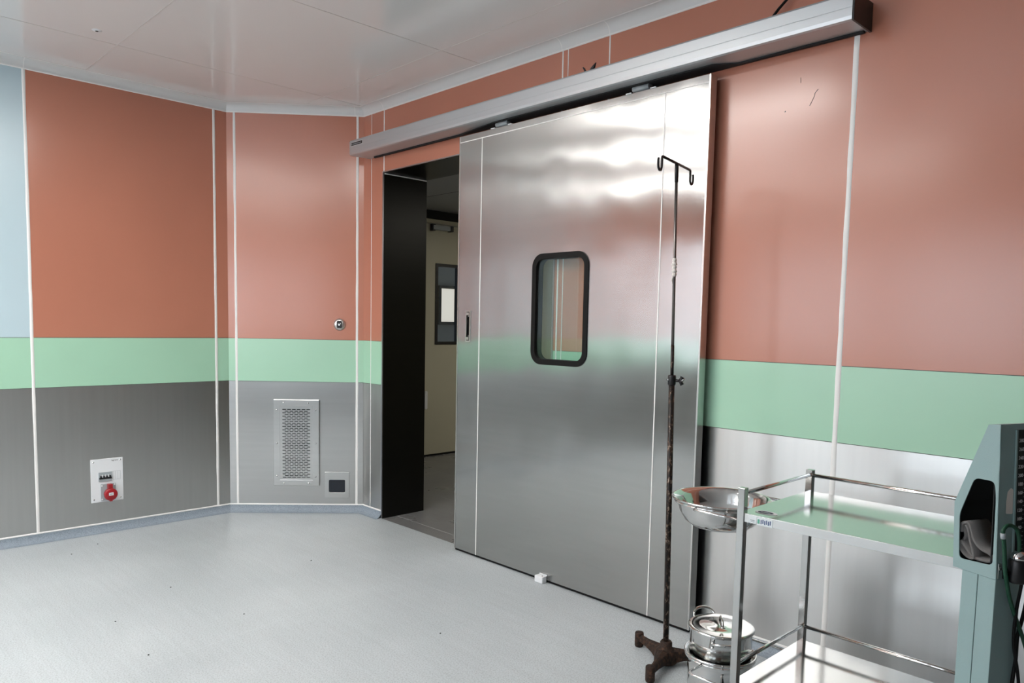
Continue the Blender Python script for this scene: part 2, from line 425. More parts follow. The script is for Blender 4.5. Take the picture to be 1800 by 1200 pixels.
for k in range(6):
    x_ = GX+k*1.21
    m_ = MB(); m_.box((x_-.0025, YB, ZC-.0012), (x_+.0025, -.045, ZC+.002), CJ); m_.out('panel_joint', parent=ce)
for k in range(5):
    y_ = GY-k*1.23
    m_ = MB(); m_.box((LX+.045, y_-.0025, ZC-.0012), (XE, y_+.0025, ZC+.002), CJ); m_.out('panel_joint', parent=ce)
m_ = MB(); m_.lathe([(.0, -.004), (.018, -.004), (.024, 0)], (.19, -1.70, ZC), WHITE, 20); m_.lathe([(.0, -.006), (.007, -.006), (.008, -.003)], (.19, -1.70, ZC), BLACK, 12)
m_.out('sprinkler_cap', parent=ce)

# coving: concave quarter round, one trim per wall, mitred
def sweep(P, Q, prof, m, name, label, e0=0, e1=0, kind='structure', cat='trim', parent=None):
    """prof: (out from wall, z). room side = left-hand normal of P->Q"""
    D = Vector((Q[0]-P[0], Q[1]-P[1])); L = D.length; D.normalize(); n = Vector((D.y, -D.x))*-1
    m_ = MB(); vs = []
    for (o_, z_) in prof:
        for c, e in ((0, e0), (L, -e1)):
            s_ = c+e*o_; vs.append((P[0]+D.x*s_+n.x*o_, P[1]+D.y*s_+n.y*o_, z_))
    fs = [(2*i, 2*i+1, 2*i+3, 2*i+2) for i in range(len(prof)-1)]
    m_.faces(vs, fs, m, True)
    o = m_.out(name, parent=parent)
    if not parent: tag(o, label, cat, kind=kind); sub(o)
    return o
R_ = .05
cp = [(.0, HC-.004), (.002, HC-.003)]+[(R_-(R_-.003)*math.cos(a), HC+(ZC-HC-.001)*math.sin(a)) for a in [k*PI/2/8 for k in range(9)]]+[(R_+.006, ZC-.0015)]
# interior corner half angles: left wall to chamfer, chamfer to door wall
aL = math.atan2(0-LY, 0-LX)                      # direction of chamfer from left corner
kL = math.tan((PI/2-aL)/2); kD = math.tan(aL/2)
cv1 = sweep((LX, LY), (LX, YB), cp, COVE, 'trim_1', 'pale coving between the left wall and the ceiling', kL, 0)
cv2 = sweep((0, 0), (LX, LY), cp, COVE, 'trim_2', 'short pale coving above the angled corner wall', kD, kL)
cv3 = sweep((XE, 0), (0, 0), cp, COVE, 'trim_3', 'long pale coving above the sliding door wall', 1, kD)
sweep((XE, YB), (XE, 0), cp, COVE, 'trim_4', 'coving at the right end wall', 1, 1)
def cove_joint(cv, P, Q, s0, w_=.004):
    D = Vector((Q[0]-P[0], Q[1]-P[1])); D.normalize()
    a = (P[0]+D.x*(s0-w_/2), P[1]+D.y*(s0-w_/2)); b = (P[0]+D.x*(s0+w_/2), P[1]+D.y*(s0+w_/2))
    pr = [(o_+.0015, z_-.001) for o_, z_ in cp[1:]]
    sweep(a, b, pr, SEAL, 'coving_joint', '', parent=cv)
cove_joint(cv1, WLP, WLQ, 1.168); cove_joint(cv3, WDP, WDQ, XE-.235); cove_joint(cv3, WDP, WDQ, XE-1.82); cove_joint(cv3, WDP, WDQ, XE-2.128); cove_joint(cv3, WDP, WDQ, XE-3.3)
cove_joint(cv2, WCP, WCQ, .06)
for cv, P, Q, e0, e1 in ((cv1, WLP, WLQ, kL, 0), (cv2, WCP, WCQ, kD, kL), (cv3, WDP, WDQ, 1, kD)):   # bead along the coving foot and head
    sweep(P, Q, [(.0, HC-.006), (.003, HC-.004), (.0045, HC), (.003, HC+.003)], SEAL, 'coving_bead', '', e0, e1, parent=cv)
    sweep(P, Q, [(R_+.003, ZC-.003), (R_+.006, ZC-.0028), (R_+.008, ZC-.0005)], SEAL, 'coving_bead', '', e0, e1, parent=cv)

# floor coves (baseboards)
fp = [(.0015, ZB)]+[(.0015+.04*(1-math.cos(a)), ZB-.049*math.sin(a)) for a in [k*PI/2/6 for k in range(7)]]+[(.05, .0008)]
def baseboard(P, Q, name, label, e0, e1):
    b_ = sweep(P, Q, fp, COVEF, name, label, e0, e1, cat='baseboard')
    sweep(P, Q, [(.0, ZB+.007), (.0035, ZB+.006), (.0035, ZB-.001), (.002, ZB-.003)], SEAL, 'sealant_bead', '', e0, e1, parent=b_)
baseboard(WLP, WLQ, 'baseboard_left', 'coved grey vinyl skirting along the left wall', kL, 0)
baseboard(WCP, WCQ, 'baseboard_corner', 'coved grey vinyl skirting under the angled corner wall', kD, kL)
baseboard((XJ-.004, 0), (0, 0), 'baseboard_door', 'short coved skirting between the corner and the doorway', 0, kD)
baseboard((XE, 0), (2.78, 0), 'baseboard_right', 'coved grey vinyl skirting behind the steel trolley', 1, 0)

# ------------------------------------------------------------------ doorway lining
dl = thingw('door_frame', (XJ, 0, 0), 'dark polished steel lining of the open doorway', 'door frame', kind='structure')
m_ = MB(); m_.box((XJ, .002, .0), (XJ+.006, TH+.01, 2.327), STEEL_DARK); m_.out('jamb_lining', parent=dl)
m_ = MB(); m_.box((XO-.006, .002, .0), (XO, TH+.01, 2.327), STEEL_DARK); m_.out('jamb_lining', parent=dl)
m_ = MB(); m_.box((XJ, .002, HO-.006), (XO, TH+.01, HO), STEEL_DARK); m_.out('head_lining', parent=dl)
m_ = MB(); m_.box((XJ-.004, -.006, 0), (XJ+.004, .004, HO+.002), mat('edge_trim', (.62, .64, .72, 1), .3, 1.0)); m_.out('edge_trim', parent=dl)
m_ = MB(); m_.box((XO-.004, -.006, 0), (XO+.004, .004, HO+.002), STEEL_TRIM); m_.out('edge_trim', parent=dl)
m_ = MB(); m_.box((XJ-.004, -.004, HO-.004), (XO, .004, HO+.003), STEEL_TRIM); m_.out('head_trim', parent=dl)
m_ = MB(); m_.box((XJ+.006, .004, 2.320), (XJ+.0075, TH+.008, 2.327), SEAL); m_.out('sealant_bead', parent=dl)

# ------------------------------------------------------------------ hall beyond
HX, HZ, HY = -1.501, 2.455, 3.6
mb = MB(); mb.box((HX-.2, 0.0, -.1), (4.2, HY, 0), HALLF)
hf = sub(tag(mb.out('floor_hall'), 'dark grey tiled floor beyond the doorway', 'floor', kind='structure'))
for y_ in (.12, .72, 1.32, 1.92):
    m_ = MB(); m_.box((HX, y_-.0015, 0), (4.2, y_+.0015, .0006), mat('grout', (.34, .34, .34, 1), .6)); m_.out('tile_joint', parent=hf)
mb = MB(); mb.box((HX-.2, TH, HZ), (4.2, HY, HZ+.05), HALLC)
hc = sub(tag(mb.out('ceiling_hall'), 'dim grey ceiling beyond the doorway', 'ceiling', kind='structure'))
for y_ in (1.25,):
    m_ = MB(); m_.box((HX, y_-.003, HZ-.001), (4.2, y_+.003, HZ+.001), BLACKR); m_.out('ceiling_joint', parent=hc)
mb = MB(); mb.box((HX-.12, -.0+TH, 0), (HX-.02, 1.67, HZ), CREAM); mb.box((HX-.12, 2.90, 0), (HX-.02, HY, HZ), CREAM); mb.box((HX-.12, 1.67, 2.365), (HX-.02, 2.9, HZ), VOID)
tag(mb.out('wall_hall_left'), 'cream wall around the far hall door', 'wall', kind='structure')
mb = MB(); mb.box((HX-.1, HY, 0), (4.2, HY+.1, HZ), CREAM)
tag(mb.out('wall_hall_far'), 'cream wall at the far side of the hall', 'wall', kind='structure')
mb = MB(); mb.box((4.1, TH, 0), (4.2, HY, HZ), CREAM)
tag(mb.out('wall_hall_right'), 'cream wall at the right end of the hall', 'wall', kind='structure')
# hall door: cream leaf with black framed vision panel and closer
d2 = thingw('door_2', (HX, 2.1, 0), 'cream hall door with black framed window seen through the doorway', 'door', kind='structure')
f = lambda p, t: (t, p[0], p[1])
WY0, WY1, WZ0, WZ1 = 1.815, 2.115, 1.14, 1.925
m_ = MB(); m_.ring(rect(1.675, .008, 2.885, 2.318), rect(WY0, WZ0, WY1, WZ1), f, HX-.045, HX, CREAM); sub(m_.out('door_leaf', parent=d2))
m_ = MB(); m_.ring(rect(WY0-.012, WZ0-.012, WY1+.012, WZ1+.012), rect(WY0+.018, WZ0+.018, WY1-.018, WZ1-.018), f, HX-.05, HX+.008, BLACK)
vf = sub(m_.out('window_frame', parent=d2)); vf.parent = d2
m_ = MB(); m_.box((HX-.03, WY0+.01, WZ0+.01), (HX-.025, WY1-.01, WZ1-.01), GLASS); m_.out('window_glass', parent=d2)
m_ = MB(); m_.box((HX-.05, 1.66, 2.325), (HX+.004, 2.9, 2.365), CREAM); m_.out('door_head', parent=d2)
m_ = MB(); m_.box((HX, 1.74, 2.262), (HX+.05, 1.965, 2.305), GREYP); m_.box((HX, 1.73, 2.25), (HX+.04, 1.77, 2.315), BLACK); m_.box((HX, 1.95, 2.255), (HX+.058, 1.985, 2.31), BLACK); m_.out('door_closer', parent=d2, bevel=.003)
m_ = MB(); m_.prism(rrect(1.682, .48, 1.712, .665, .0145), f, HX, HX+.012, WHITE); m_.out('door_handle', parent=d2)
m_ = MB(); m_.box((HX-.006, 1.675, 0), (HX+.006, 2.885, .018), BLACKR); m_.out('door_seal', parent=d2)
# room past the hall door with a lit window
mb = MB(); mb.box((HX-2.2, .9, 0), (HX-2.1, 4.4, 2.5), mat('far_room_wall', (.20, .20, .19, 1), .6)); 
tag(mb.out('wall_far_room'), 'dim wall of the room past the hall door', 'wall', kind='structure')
w4 = thingw('window_4', (HX-2.09, 2.9, 1.3), 'small lit window seen through the hall door glass', 'window', kind='structure')
f2 = lambda p, t: (t, p[0], p[1])
# placed where the sight line through the hall door's glass meets the far wall
yy0, yy1, zz0, zz1 = 3.525, 3.765, 1.36, 1.81
m_ = MB(); m_.ring(rect(yy0-.04, zz0-.04, yy1+.04, zz1+.04), rect(yy0, zz0, yy1, zz1), f2, HX-2.1, HX-2.06, BLACK); m_.out('window_frame', parent=w4)
m_ = MB(); m_.box((HX-2.09, yy0, zz0), (HX-2.08, yy1, zz1), LITPANE); m_.out('pane', parent=w4)
# unseen fill lights, added to brighten the hall
for i, (hx, hy) in enumerate(((.2, 2.6), (2.6, 2.0))):
    t_ = thingw('ceiling_light', (hx, hy, HZ), ['dim square hall light nearer the cream door', 'dim square hall light further right behind the wall'][i], 'ceiling light', 'lights in the hall ceiling')
    m_ = MB(); m_.ring(rect(hx-.3, hy-.3, hx+.3, hy+.3), rect(hx-.27, hy-.27, hx+.27, hy+.27), lambda p, t: (p[0], p[1], t), HZ-.012, HZ, WHITE); m_.out('frame', parent=t_)
    m_ = MB(); m_.box((hx-.27, hy-.27, HZ-.008), (hx+.27, hy+.27, HZ-.001), HALLM); m_.out('diffuser', parent=t_)

# ------------------------------------------------------------------ theatre ceiling lights
LLAB = ['square LED ceiling panel above the drip stand side, right one of the front pair', 'square LED ceiling panel forming the left one of the front pair',
        'slim LED ceiling panel between the front pair and the back row', 'oblong LED ceiling panel in the back row near the left wall', 'oblong LED ceiling panel in the back row near the middle window', 'narrowest LED ceiling strip nearest the windows']
for i, (hx, hy, ax, ay) in enumerate(LIGHTS):
    t_ = thingw('ceiling_light', (hx, hy, ZC), LLAB[i], 'ceiling light', 'LED panels in the theatre ceiling')
    m_ = MB(); m_.ring(rect(hx-ax-.02, hy-ay-.02, hx+ax+.02, hy+ay+.02), rect(hx-ax, hy-ay, hx+ax, hy+ay), lambda p, t: (p[0], p[1], t), ZC-.014, ZC-.001, WHITE); m_.out('frame', parent=t_)
    m_ = MB(); m_.box((hx-ax, hy-ay, ZC-.010), (hx+ax, hy+ay, ZC-.002), LEDM); m_.out('diffuser', parent=t_)

# ------------------------------------------------------------------ sliding door leaf
DY0, DY1 = -.075, -.03
DX0, DX1, DZ0, DZ1 = 1.11, 2.735, .014, 2.405
d1_ = thingw('door_1', ((DX0+DX1)/2, -.05, 0), 'big brushed steel sliding door with small rounded window', 'door', kind='structure')
f = lambda p, t: (p[0], t, p[1])
GX0, GX1, GZ0, GZ1 = 1.718, 2.102, 1.143, 1.713
m_ = MB(); m_.ring(rect(DX0, DZ0, DX1, DZ1), rrect(GX0+.012, GZ0+.012, GX1-.012, GZ1-.012, .06), f, DY0, DY1, STEEL_DOOR)
lf = sub(m_.out('door_leaf', parent=d1_)); lf.location = -WORLD[d1_.name]
WORLD['door_leaf'] = Vector((0, 0, 0))
m_ = MB(); m_.ring(rrect(GX0, GZ0, GX1, GZ1, .07, 8), rrect(GX0+.028, GZ0+.028, GX1-.028, GZ1-.028, .045, 8), f, DY0-.006, DY1+.004, BLACKR); m_.out('window_gasket', parent=d1_)
m_ = MB(); m_.prism(rrect(GX0+.02, GZ0+.02, GX1-.02, GZ1-.02, .045), f, DY0+.004, DY0+.007, GLASS); m_.out('window_glass', parent=d1_)
m_ = MB(); m_.prism(rrect(GX0+.02, GZ0+.02, GX1-.02, GZ1-.02, .045), f, DY1-.007, DY1-.004, GLASS); m_.out('window_glass', parent=d1_)
def strip(x0, z0, x1, z1, nm='sealant_seam', y=DY0, mm=SEAL, par=d1_):
    q = MB(); q.box((x0, y-.0012, z0), (x1, y+.001, z1), mm); return q.out(nm, parent=par)
strip(1.3000, DZ0, 1.3055, 2.372); strip(2.5085, DZ0, 2.514, 2.372); strip(DX0, 2.3695, DX1, 2.3740)
m_ = MB(); m_.box((DX1-.001, DY0, 2.3695), (DX1+.0012, DY1, 2.374), SEAL); m_.out('sealant_seam', parent=d1_)
m_ = MB(); m_.box((DX0-.002, DY0-.0015, DZ0), (DX0+.006, DY1, DZ1), STEEL_TRIM); m_.out('edge_trim', parent=d1_)
m_ = MB(); m_.box((DX1-.006, DY0-.0015, DZ0), (DX1+.002, DY1, DZ1), STEEL_TRIM); m_.out('edge_trim', parent=d1_)
m_ = MB(); m_.box((DX0+.004, DY0+.004, .002), (DX1-.004, DY1-.004, DZ0), BLACKR); m_.out('bottom_seal', parent=d1_)
# flush pull
hp = MB(); hp.ring(rect(1.185, 1.243, 1.228, 1.420), rect(1.191, 1.250, 1.218, 1.414), f, DY0-.0025, DY0+.001, STEEL_TRIM)
hp.box((1.191, DY0-.0008, 1.250), (1.218, DY0-.0002, 1.414), BLACKR)  # flat dark plate in place of the shaded hollow behind the pull
hp.box((1.193, DY0-.003, 1.385), (1.213, DY0-.0008, 1.410), STEEL_TRIM); hp.box((1.193, DY0-.003, 1.254), (1.213, DY0-.0008, 1.280), STEEL_TRIM)
hp.tube([(1.203, DY0-.006, 1.27), (1.203, DY0-.006, 1.395)], .0045, STEEL_DARK, 10)
hp.out('recessed_pull', parent=d1_)
# hangers above the leaf, up into the track
for hx in (1.45, 2.37):
    q = MB(); q.tube([(hx-.045, -.062, 2.424), (hx+.045, -.062, 2.424)], .013, GREYP, 14)
    q.box((hx-.045, -.052, 2.405), (hx+.045, -.042, 2.45), STEEL_TRIM)
    for sx in (-.075, .06): q.box((hx+sx, -.08, 2.405), (hx+sx+.03, -.06, 2.409), WHITE)
    q.out('hanger', parent=d1_)

# track cover (door operator housing)
op = thingw('door_operator', (1.7, 0, 2.44), 'long silver track housing above the steel sliding door', 'door operator')
OX0, OX1, OZ0, OZ1, OY = .075, 3.352, 2.436, 2.532, -.160
prof = [(-.001, OZ0+.004), (OY+.012, OZ0), (OY+.003, OZ0+.004), (OY, OZ0+.016), (OY, OZ1-.052), (OY+.0008, OZ1-.0505), (OY, OZ1-.049), (OY, OZ1-.008), (OY+.006, OZ1), (OY+.02, OZ1+.002), (-.001, OZ1+.002)]
q = MB(); q.prism(prof, lambda p, t: (t, p[0], p[1]), OX0, OX1-.008, ALU); q.out('housing', parent=op)
q = MB(); q.prism([(-.001, OZ0-.002), (OY-.002, OZ0-.002), (OY-.002, OZ1+.004), (-.001, OZ1+.004)], lambda p, t: (t, p[0], p[1]), OX1-.008, OX1, BLACK); q.out('end_cap', parent=op, bevel=.001)
q = MB(); q.prism([(OX0+.07, -.008), (OX0+.09, -.030), (DX0-.05, -.032), (DX0+.30, -.088), (DX1+.01, -.088), (DX1+.10, -.028), (OX1-.02, -.028), (OX1-.02, -.008)], lambda p, t: (p[0], p[1], t), OZ0-.003, OZ0+.003, VOID); q.out('track_slot', parent=op)
q = MB(); q.box((.095, OY-.0012, 2.494), (.228, OY, 2.513), BLACK); lab = q.out('name_plate', parent=op)
reg(lab, WORLD[op.name]); lab.location = -WORLD[op.name]; WORLD[lab.name] = Vector((0, 0, 0))
q = MB(); q.ring(rect(.092, 2.4915, .231, 2.5155), rect(.0952, 2.4942, .2278, 2.5128), f, OY-.0008, OY, PAPER)
for k in range(8): q.box((.120+k*.012, OY-.0018, 2.500), (.128+k*.012, OY-.001, 2.506), GREYP)
q.box((.101, OY-.0018, 2.498), (.110, OY-.001, 2.509), GREYP)
pm = q.out('plate_marking', parent=lab)

# scuffs on the panels
SCUFF = mat('scuff', (.09, .06, .05, 1), .6)
q = MB(); pts_ = [(3.162, 2.272), (3.15, 2.259), (3.148, 2.248), (3.139, 2.229), (3.131, 2.215)]
for (xa, za), (xb, zb) in zip(pts_[:-1], pts_[1:]): q.tube([(xa, -.0002, za), (xb, -.0002, zb)], .0011, SCUFF, 6)
q.tube([(3.03, -.0002, 2.21), (3.034, -.0002, 2.213)], .0018, SCUFF, 6); q.tube([(3.09, -.0002, 2.33), (3.091, -.0002, 2.31)], .001, SCUFF, 6)
tag(q.out('scuff_mark', parent=wd), 'dark scratch')
# black cable rising from the housing, and cable-tie ends poking above it
q = MB(); q.tube([(2.94, -.06, 2.52), (2.965, -.045, 2.555), (3.00, -.03, 2.605), (3.05, -.025, 2.65), (3.10, -.02, 2.69), (3.16, -.015, 2.74), (3.20, -.01, 2.785)], .0055, BLACKR, 10)
tag(q.out('cable'), 'black cable curving up from the top of the silver track housing', 'cable')
q = MB(); q.tube([(2.085, -.115, 2.533), (2.075, -.12, 2.558), (2.066, -.12, 2.567)], [.005, .005, .003], BLACK, 8)
q.tube([(2.10, -.115, 2.533), (2.122, -.12, 2.548), (2.133, -.12, 2.556), (2.146, -.12, 2.572)], [.004, .008, .008, .002], BLACK, 8)
tag(q.out('wire_end'), 'two black wire ends sticking up over the middle of the track housing', 'wire')

# ------------------------------------------------------------------ floor guide block at the leaf
q = MB(); q.box((1.815, -.112, 0), (1.872, -.077, .036), WHITE)
st = thingw('door_guide', (1.84, -.095, 0), 'small white plastic guide block on the floor against the steel door', 'door guide')
o = q.out('block', parent=st, bevel=.004)
q = MB(); q.lathe([(0, .0365), (.005, .0365), (.005, .034)], (1.856, -.094, 0), BLACK, 12); q.out('screw', parent=st)
q = MB(); q.box((1.82, -.079, .036), (1.875, -.0765, .042), WHITE); q.out('lip', parent=st)

# ------------------------------------------------------------------ fittings on the left wall: industrial socket plate
# wall frame: s runs along the wall away from the corner (towards -y), out = +x
def LW(s, z, o): return (LX+o, LY-s, z)
sp = thingw('socket_panel', LW(.788, .19, 0), 'white wall plate with breaker and red industrial socket on the left steel wall', 'socket')
q = MB(); q.prism(rect(.696, .190, .880, .461), lambda p, t: LW(p[0], p[1], t), .0, .007, WHITE); q.out('plate', parent=sp, bevel=.0015)
for s_, z_ in ((.865, .444), (.711, .447), (.866, .208), (.713, .206)):
    q = MB(); q.lathe([(0, .0025), (.004, .002), (.0055, 0)], LW(s_, z_, .007), CHROME, 14, Matrix.Rotation(PI/2, 3, 'Y'))
    q.out('screw', parent=sp)
bk = MB(); bk.prism(rect(.762, .320, .838, .377), lambda p, t: LW(p[0], p[1], t), .006, .013, GREYP)
bko = bk.out('circuit_breaker', parent=sp, bevel=.001); WORLD[bko.name] = Vector((0, 0, 0)); 
bk = MB(); bk.prism(rect(.765, .335, .835, .345), lambda p, t: LW(p[0], p[1], t), .012, .016, BLACK)
for k in range(4): bk.prism(rect(.770+k*.0175, .340, .777+k*.0175, .356), lambda p, t: LW(p[0], p[1], t), .012, .020, BLACK)
bk.out('toggle_bar', parent=bko)
bk = MB()
for k in range(3): bk.prism(rect(.779+k*.0175, .346, .786+k*.0175, .362), lambda p, t: LW(p[0], p[1], t), .012, .0145, WHITE)
bk.out('white_marker', parent=bko)
q = MB(); q.ring(rect(.712, .324, .756, .378), rect(.713, .325, .755, .377), lambda p, t: LW(p[0], p[1], t), .0068, .0078, GREYP)
for s_ in (.7265, .7405): q.prism(rect(s_, .326, s_+.0008, .376), lambda p, t: LW(p[0], p[1], t), .0068, .0078, GREYP)
q.out('blank_module', parent=sp)
q = MB(); q.prism(rect(.742, .200, .828, .302), lambda p, t: LW(p[0], p[1], t), .006, .015, GREYP); so = q.out('socket_base', parent=sp, bevel=.002)
WORLD[so.name] = Vector((0, 0, 0))
for s_, z_ in ((.821, .293), (.749, .295), (.821, .208)):
    q = MB(); q.lathe([(0, .002), (.004, .002), (.005, 0)], LW(s_, z_, .015), WHITE, 10, Matrix.Rotation(PI/2, 3, 'Y')); q.out('screw', parent=so)
q = MB(); q.lathe([(0, .052), (.030, .052), (.037, .048), (.039, .042), (.039, .036), (.034, .034), (.033, .010)], LW(.780, .240, .005), RED, 36, Matrix.Rotation(PI/2, 3, 'Y') @ Matrix.Rotation(.0, 3, 'X'))
q.prism(rect(.768, .272, .793, .304), lambda p, t: LW(p[0], p[1], t), .014, .050, RED)
q.prism(rect(.772, .196, .788, .210), lambda p, t: LW(p[0], p[1], t), .030, .052, RED)
q.out('socket_cover', parent=sp, bevel=.002)
q = MB(); q.prism(rect(.768, .235, .794, .253), lambda p, t: LW(p[0], p[1], t), .055, .0583, PAPER)
q.prism(rect(.773, .241, .789, .247), lambda p, t: LW(p[0], p[1], t), .058, .0592, GREYP); q.out('socket_label', parent=sp)
# lettering on the plate (reads along +y from the viewer: s decreasing)
tm = Matrix.Translation(Vector(LW(.762, .4475, .0072))) @ Matrix(((0, 0, 1, 0), (1, 0, 0, 0), (0, 1, 0, 0), (0, 0, 0, 1)))
text_mesh('plate_lettering', 'legrand', .0125, tm, BLACK, sp)
q = MB(); q.lathe([(.0075, .0003), (.0085, .0012), (.0095, .0003)], LW(.865, .414, .007), PAPER, 20, Matrix.Rotation(PI/2, 3, 'Y')); q.out('knockout', parent=sp)

# ------------------------------------------------------------------ fittings on the angled corner wall
Dc = Vector((0-LX, 0-LY)); Dc.normalize(); Nc = Vector((Dc.y, -Dc.x))   # s from the left corner, out into the room
def CW(s, z, o): return (LX+Dc.x*s+Nc.x*o, LY+Dc.y*s+Nc.y*o, z)
fc = lambda p, t: CW(p[0], p[1], t)
vg = thingw('return_air_grille', CW(.463, .186, 0), 'tall slotted steel air grille screwed to the angled corner wall', 'air grille')
q = MB(); q.prism(rect(.325, .205, .600, .775), fc, .0, .004, VOID); q.out('backing', parent=vg)
# frame plate and slotted core
S0, S1, Z0_, Z1_ = .362, .560, .244, .735
q = MB(); q.ring(rect(.305, .187, .619, .796), rect(S0-.012, Z0_-.012, S1+.012, Z1_+.012), fc, .002, .016, STEEL_VENT); q.out('frame', parent=vg, bevel=.004)
q = MB(); rows = 41; ph = (Z1_-Z0_)/rows; nsl = 6; pw = (S1-S0)/nsl
q.prism(rect(S0-.014, Z1_-.001, S1+.014, Z1_+.013), fc, .010, .0155, STEEL_VENT); q.prism(rect(S0-.014, Z0_-.013, S1+.014, Z0_+.001), fc, .010, .0155, STEEL_VENT)
q.prism(rect(S0-.014, Z0_, S0, Z1_), fc, .010, .0155, STEEL_VENT); q.prism(rect(S1, Z0_, S1+.014, Z1_), fc, .010, .0155, STEEL_VENT)
for r_ in range(rows):
    za = Z0_+r_*ph; sh = ph*.46   # web below each slot row, then the webs between slots
    q.prism(rect(S0, za+sh, S1, za+ph), fc, .010, .0155, STEEL_VENT)
    offs = (r_ % 2)*pw/2
    edges = [S0+offs+k*pw for k in range(nsl+1)]
    for e_ in edges:
        a_, b_ = max(S0, e_-.0035), min(S1, e_+.0035)
        if b_ > a_: q.prism(rect(a_, za, b_, za+sh), fc, .010, .0155, STEEL_VENT)
    if r_ % 2:
        q.prism(rect(S0, za, S0+pw/2, za+sh), fc, .010, .0155, STEEL_VENT); q.prism(rect(S1-pw/2, za, S1, za+sh), fc, .010, .0155, STEEL_VENT)
q.out('slotted_panel', parent=vg)
for s_, z_ in ((.372, .772), (.543, .772), (.326, .722), (.593, .722), (.327, .487), (.594, .487), (.327, .257), (.594, .252), (.375, .205), (.545, .205)):
    q = MB(); q.lathe([(0, .003), (.0045, .0025), (.0065, 0)], CW(s_, z_, .016), CHROME, 12, Matrix.Rotation(math.atan2(Nc.y, Nc.x), 3, 'Z') @ Matrix.Rotation(PI/2, 3, 'Y'))
    q.out('screw', parent=vg)
ib = thingw('recessed_wall_box', CW(.74, .10, 0), 'square steel wall box with dark recess beside the air grille', 'wall box')
q = MB(); q.ring(rect(.655, .102, .826, .285), rrect(.684, .139, .797, .230, .008, 3), fc, .0, .005, STEEL_VENT); q.out('cover_plate', parent=ib, bevel=.001)
q = MB(); q.prism(rrect(.684, .139, .797, .230, .008, 3), fc, .0005, .0015, SCREEN); q.out('recess', parent=ib)
tb = thingw('door_button', CW(.757, 1.322, 0), 'round silver touch button with black hand symbol on the angled orange wall', 'button')
RM = Matrix.Rotation(math.atan2(Nc.y, Nc.x), 3, 'Z') @ Matrix.Rotation(PI/2, 3, 'Y')
q = MB(); q.lathe([(0, .018), (.026, .018), (.035, .014), (.041, .007), (.042, 0)], CW(.757, 1.322, .0), mat('satin_button', (.62, .58, .56, 1), .3, .9), 36, RM); q.out('bezel', parent=tb)
q = MB(); q.prism(rrect(.740, 1.296, .776, 1.348, .010), fc, .017, .0195, BLACK); fo = q.out('sensor_face', parent=tb)
WORLD[fo.name] = Vector((0, 0, 0))
q = MB(); q.prism([(.750, 1.330), (.749, 1.322), (.753, 1.313), (.760, 1.313), (.764, 1.322), (.769, 1.331), (.766, 1.333), (.761, 1.326), (.757, 1.325), (.753, 1.327)], fc, .019, .0202, WHITE); q.out('hand_symbol', parent=fo)

# ------------------------------------------------------------------ IV stand
IX, IY = 2.842, -.405
iv = thingw('iv_stand', (IX, IY, 0), 'rusty iron drip stand with two hooks in front of the steel door', 'drip stand')
TX, TY = 2.808, -.406
def ivp(z): k = z/1.975; return (IX+(TX-IX)*k, IY+(TY-IY)*k, z)
q = MB()
q.lathe([(0, .096), (.020, .096), (.024, .090), (.024, .072), (.030, .066), (.040, .058), (.045, .040), (.046, .012), (.042, .008), (0, .008)], (IX, IY, 0), RUST, 24)
q.out('hub', parent=iv)
for k, ang in enumerate((162, 286, 42)):
    a = math.radians(ang); L_ = .175; q = MB()
    c_, s_ = math.cos(a), math.sin(a)
    # tapering cast arm
    secs = [(.025, .030, .012, .062), (.07, .020, .022, .058), (.12, .014, .026, .052), (L_, .012, .028, .050)]
    vs = []; fs = []
    for (d_, hw, z0, z1) in secs:
        for sx, z_ in ((-hw, z0), (hw, z0), (hw*.8, z1), (0, z1+.006), (-hw*.8, z1)):
            vs.append((IX+c_*d_-s_*sx, IY+s_*d_+c_*sx, z_))
    for i in range(3):
        for j in range(5): fs.append((i*5+j, i*5+(j+1) % 5, i*5+5+(j+1) % 5, i*5+5+j))
    fs += [(0, 1, 2, 3, 4), (19, 18, 17, 16, 15)]
    q.faces(vs, fs, RUST)
    leg = q.out('leg', parent=iv, bevel=.003); WORLD[leg.name] = Vector((0, 0, 0))
    q = MB(); fx, fy = IX+c_*(L_+.006), IY+s_*(L_+.006)
    q.lathe([(0, .062), (.016, .062), (.0185, .058), (.0185, .006), (.016, 0), (0, 0)], (fx, fy, 0), RUST, 20); q.out('foot', parent=leg)
q = MB(); q.tube([ivp(.09), ivp(1.14)], .0115, CHIP, 18); q.out('lower_tube', parent=iv)
q = MB(); q.lathe([(0, 1.163), (.014, 1.163), (.016, 1.158), (.016, 1.128), (.013, 1.122), (0, 1.122)], (ivp(1.14)[0], IY, 0), BLACK, 20)
q.lathe([(0, 0), (.005, 0), (.0055, .004), (.004, .006)], (ivp(1.14)[0]-.008, IY-.014, 1.145), CHROME, 10, Matrix.Rotation(PI/2, 3, 'X')); col_ = q.out('collar', parent=iv)
WORLD[col_.name] = Vector((0, 0, 0))
q = MB(); kx = ivp(1.14)[0]; 
q.tube([(kx+.010, IY+.002, 1.142), (kx+.034, IY+.010, 1.142)], .006, BLACK, 12)
for dz in (.016, -.016): q.tube([(kx+.032, IY+.008, 1.142), (kx+.040, IY+.012, 1.142+dz)], [.006, .0085], BLACK, 12)
q.tube([(kx+.036, IY+.010, 1.142), (kx+.048, IY+.014, 1.150)], [.006, .003], CHROME, 10); q.out('clamp_knob', parent=iv)
q = MB(); q.tube([ivp(1.12), ivp(1.28)], .0068, CHIP, 14); q.tube([ivp(1.28), ivp(1.905)], .0060, DARKROD, 14); q.tube([ivp(1.905), ivp(1.976)], .0075, BLACK, 14); q.out('upper_rod', parent=iv)
q = MB()
